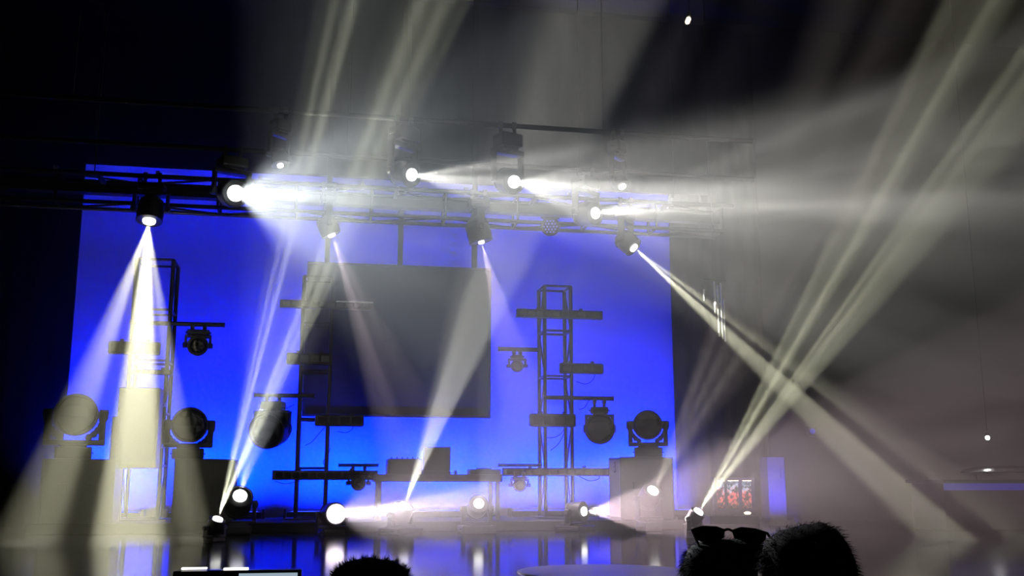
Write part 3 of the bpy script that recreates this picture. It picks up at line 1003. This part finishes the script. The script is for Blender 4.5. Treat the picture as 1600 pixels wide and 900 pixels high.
lo_.location = (0, -.02, -.06)

# ------------------------------------------------------------------ monitor at the front of the audience
YM = 4.2
lo, hi = prect(268, 891, 470, 960, YM, .05)
e = empty('monitor', V(((lo.x + hi.x) / 2, YM + .1, AUD)), 'black monitor on a stand at the bottom left with a pale lit screen', 'monitor')
scr = MB().span(lo, hi, .006).build('bezel', 'frame_plastic', e)
a, b = prect(372, 895.5, 464, 950, YM - .003, .004)
MB().span(a, b).build('screen', 'screen_pale', e)
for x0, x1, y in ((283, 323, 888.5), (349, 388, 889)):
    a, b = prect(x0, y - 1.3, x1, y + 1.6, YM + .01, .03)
    MB().span(a, b, .003).build('glowing_strip', 'bezel_glint', e)  # glowing pieces put in for light glinting off the bezel
xm = (lo.x + hi.x) / 2
MB().tube(V((xm, YM + .07, AUD + .03)), V((xm, YM + .07, (lo.z + hi.z) / 2)), .022, 12).build('pole', 'black_metal', e)
MB().box(V((xm, YM + .06, (lo.z + hi.z) / 2)), V((.12, .04, .12)), None, .006).build('mount', 'black_metal', e)
for k in range(3):
    t = R_(90 + 120 * k)
    MB().tube(V((xm, YM + .07, AUD + .22)), V((xm + .38 * cos(t), YM + .07 + .38 * sin(t), AUD + .012)), .012, 8).build('tripod_leg', 'black_metal', e)


# ------------------------------------------------------------------ people in the audience, seen from behind
def person(label, top, yaw, shirt, hair, hair_h=.018, spiky=False, tilt=0.0, seed=0, head_w=.078, peak=None, hair_len=.03):
    rnd = random.Random(seed)
    H = top.z - AUD
    k = H / 1.72
    base = V((top.x, top.y, AUD))
    hr = head_w
    vs = {'pelvis': (0, 0, .93, .13, .10), 'waist': (0, 0, 1.08, .125, .095), 'chest': (0, 0, 1.28, .155, .11), 'collar': (0, 0, 1.42, .12, .085), 'neck': (0, .005, 1.485, .056, .056),
          'jaw': (0, .02, 1.545, .060, .070), 'mid': (0, .015, 1.61, hr, .092), 'crown': (0, .010, 1.665, hr * .86, .080),
          'nose': (0, .112, 1.60, .014, .014)}
    ed = [('pelvis', 'waist'), ('waist', 'chest'), ('chest', 'collar'), ('collar', 'neck'), ('neck', 'jaw'), ('jaw', 'mid'), ('mid', 'crown'), ('mid', 'nose')]
    for s, n in ((-1, 'l'), (1, 'r')):
        vs.update({n + 'ear': (s * (hr + .006), 0, 1.60, .012, .024), n + 'sh': (s * .17, 0, 1.41, .062, .062), n + 'el': (s * .225, -.02, 1.12, .043, .043), n + 'wr': (s * .235, .05, .88, .028, .028),
                   n + 'pa': (s * .235, .07, .80, .022, .036), n + 'hip': (s * .085, 0, .88, .085, .085), n + 'kn': (s * .10, .01, .49, .058, .058), n + 'an': (s * .105, -.02, .09, .042, .042), n + 'to': (s * .12, .13, .035, .038, .030)})
        ed += [('mid', n + 'ear'), ('collar', n + 'sh'), (n + 'sh', n + 'el'), (n + 'el', n + 'wr'), (n + 'wr', n + 'pa'), ('pelvis', n + 'hip'), (n + 'hip', n + 'kn'), (n + 'kn', n + 'an'), (n + 'an', n + 'to')]
        for f in range(5):
            fl = (.035, .065, .072, .066, .05)[f]
            fy = .07 + (.045, .030, .010, -.010, -.030)[f]
            vs[n + 'f%d' % f] = (s * (.235 - (.02 if f == 0 else 0)), fy, .80 - .03 - fl * .6, .009, .009)
            vs[n + 'g%d' % f] = (s * (.228 - (.025 if f == 0 else 0)), fy + .012, .80 - .03 - fl * 1.2, .008, .008)
            ed += [(n + 'pa', n + 'f%d' % f), (n + 'f%d' % f, n + 'g%d' % f)]
    keys = list(vs)
    me = bpy.data.meshes.new('body')
    me.from_pydata([tuple(c * k for c in vs[q][:3]) for q in keys], [(keys.index(a), keys.index(b)) for a, b in ed], [])
    tmp = bpy.data.objects.new('tmp', me)
    COL.objects.link(tmp)
    tmp.modifiers.new('skin', 'SKIN').use_smooth_shade = True
    for i, q in enumerate(keys):
        sv = me.skin_vertices[0].data[i]
        sv.radius = (vs[q][3] * k, vs[q][4] * k)
        sv.use_root = q == 'pelvis'
    ss = tmp.modifiers.new('sub', 'SUBSURF')
    ss.levels = ss.render_levels = 2
    dg = bpy.context.evaluated_depsgraph_get()
    ev = bpy.data.meshes.new_from_object(tmp.evaluated_get(dg))
    bpy.data.objects.remove(tmp)
    zmax = max(v.co.z for v in ev.vertices)
    s_ = H / zmax
    rot = Matrix.Rotation(yaw, 4, 'Z')
    e = empty('person', base, label, 'person')
    for v in ev.vertices:
        v.co = rot @ (v.co * s_)
    ev.materials.clear()
    for q in ('skin', shirt, 'trousers', 'black_plastic'):
        ev.materials.append(M[q])
    inv = rot.inverted()
    for p in ev.polygons:
        c = inv @ p.center
        z = c.z / k / s_
        x = abs(c.x) / k
        p.use_smooth = True
        if z > 1.47 or (x > .19 and z < 1.15 and z > .6):
            p.material_index = 0
        elif z > .98 or x > .155 and z > .6:
            p.material_index = 1
        elif z > .10:
            p.material_index = 2
        else:
            p.material_index = 3
    b = bpy.data.objects.new('body', ev)
    COL.objects.link(b)
    b.parent = e
    # hair shell from the scalp
    bm = bmesh.new()
    bm.from_mesh(ev)
    kill = []
    for f in bm.faces:
        c = inv @ f.calc_center_median()
        z = c.z / (k * s_)
        y = c.y / (k * s_)
        keep = z > 1.515 + max(0, y) * 1.1 and (not spiky or abs(c.x) / k < hr + .004 or z > 1.63)
        if not keep:
            kill.append(f)
    bmesh.ops.delete(bm, geom=kill, context='FACES')
    bm.normal_update()
    left, best = set(bm.faces), []
    while left:
        st = [left.pop()]
        comp = [st[0]]
        while st:
            for ed_ in st.pop().edges:
                for g in ed_.link_faces:
                    if g in left:
                        left.discard(g)
                        st.append(g)
                        comp.append(g)
        if len(comp) > len(best):
            best = comp
    bs = set(best)
    bmesh.ops.delete(bm, geom=[f for f in bm.faces if f not in bs], context='FACES')
    bm.normal_update()
    for v in bm.verts:
        c = inv @ v.co
        up_ = max(0, c.z / (k * s_) - 1.60) * 6
        v.co += v.normal * hair_h * (.75 + .5 * rnd.random())
        if peak:
            dd = (V((c.x, 0, 0)) - V((peak[0], 0, 0))).length
            v.co += V((0, 0, peak[1] * up_ * math.exp(-(dd / peak[2]) ** 2)))
    tips = [(v.co.copy(), v.normal.copy()) for v in bm.verts]
    faces = [(f.calc_center_median().copy(), f.normal.copy(), f.calc_area()) for f in bm.faces]
    bmesh.ops.solidify(bm, geom=bm.faces[:], thickness=.006)
    left, best = set(bm.verts), []
    while left:
        st = [left.pop()]
        comp = [st[0]]
        while st:
            for ed_ in st.pop().link_edges:
                for g in ed_.verts:
                    if g in left:
                        left.discard(g)
                        st.append(g)
                        comp.append(g)
        if len(comp) > len(best):
            best = comp
    bs = set(best)
    bmesh.ops.delete(bm, geom=[v for v in bm.verts if v not in bs], context='VERTS')
    hm_ = bpy.data.meshes.new('hair')
    bm.to_mesh(hm_)
    bm.free()
    for p in hm_.polygons:
        p.use_smooth = True
    hm_.materials.clear()
    hm_.materials.append(M[hair])
    for p in hm_.polygons:
        p.material_index = 0
    ho_ = bpy.data.objects.new('hair', hm_)
    COL.objects.link(ho_)
    ho_.parent = e
    # short strands
    vv, ff = [], []
    for c, n, a in faces:
        for _ in range(45):
            j = V((rnd.uniform(-1, 1), rnd.uniform(-1, 1), rnd.uniform(-1, 1))) * .008
            p0 = c + j
            lean = V((rnd.uniform(-1, 1), rnd.uniform(-1, 1), rnd.uniform(-.6, .6))) * (.5 if spiky else .35)
            dd = (n + lean + (V((0, 0, .3)) if spiky else V((0, 0, -.9)) + rot.to_3x3() @ V((0, -.5, 0)))).normalized()
            p1 = p0 + dd * hair_len * rnd.uniform(.3, 1)
            t = dd.cross(V((rnd.uniform(-1, 1), rnd.uniform(-1, 1), 1))).normalized() * .0006
            i0 = len(vv)
            vv += [p0 - t - n * .004, p0 + t - n * .004, p1]
            ff.append((i0, i0 + 1, i0 + 2))
    sm_ = bpy.data.meshes.new('hair_strands')
    sm_.from_pydata(vv, [], ff)
    sm_.materials.append(M[hair])
    so = bpy.data.objects.new('hair_strands', sm_)
    COL.objects.link(so)
    so.parent = e
    so['kind'] = 'stuff'
    return e, k * s_


def headtop(px, py, Y):
    return at(px, py, Y)


P1 = at(580, 880, 2.5)
person('person with short spiky dark hair standing at the bottom centre, back turned', P1, 0.05, 'shirt_black', 'hair_black', .010, True, seed=1, hair_len=.013)
P2 = at(1142, 851, 2.08)
p2, k2 = person('person with sunglasses pushed up on the head, back turned, bottom right', P2, 0.0, 'shirt_grey', 'hair_black', .012, seed=2, hair_len=.016)
P3 = at(1262, 840, 1.62)
p3, k3 = person('person with a tall peaked brown hairdo standing nearest at bottom right', P3, -0.1, 'shirt_black', 'hair_brown', .010, seed=3, peak=(.048, .062, .036), hair_len=.012, head_w=.048)

# sunglasses resting on the second head: frame toward the stage, temples coming back
YG = P2.y + .045
e = empty('sunglasses', at(1140, 838, YG), 'black sunglasses pushed up on top of a head at the bottom right', 'sunglasses')


def gpt(x, y, dyv=0):
    return at(x, y, YG + dyv)


outl = [[(1084, 827), (1098, 823), (1120, 824), (1131, 828), (1130, 838), (1121, 845), (1100, 846), (1087, 841)],
        [(1145, 829), (1158, 825), (1180, 827), (1196, 832), (1195, 842), (1186, 849), (1164, 848), (1149, 841)]]
for k, ol in enumerate(outl):
    pts = [gpt(x, y, (845 - y) * -.0006) for x, y in ol]
    lb = MB()
    b_ = lb.b
    f1 = [b_.verts.new(p + V((0, .002, 0))) for p in pts]
    f2 = [b_.verts.new(p + V((0, .004, 0))) for p in pts]
    b_.faces.new(f1)
    b_.faces.new(f2[::-1])
    for i in range(len(pts)):
        j = (i + 1) % len(pts)
        b_.faces.new((f1[i], f1[j], f2[j], f2[i]))
    lb.build('lens', 'tinted_lens', e)
    MB().path(pts + pts[:1], .0024, 8).build('lens_rim', 'frame_plastic', e, True)
MB().path([gpt(1130, 829), gpt(1138, 826.5), gpt(1146, 830)], .003, 8).build('bridge', 'frame_plastic', e, True)
for x0, y0, sx_ in ((1084, 828, -1), (1196, 833, 1)):
    h = gpt(x0, y0)
    w0 = V((h.x + sx_ * .004, h.y, h.z))
    w1 = V((h.x + sx_ * .006, h.y - .05, h.z - .035))
    w2 = V((h.x + sx_ * .004, h.y - .075, h.z - .085))
    w3 = V((h.x - sx_ * .002, h.y - .08, h.z - .115))
    t = MB()
    t.path([h, w0, w1, w2, w3], .0028, 8)
    t.build('temple', 'frame_plastic', e, True)

print('objects', len(bpy.data.objects))
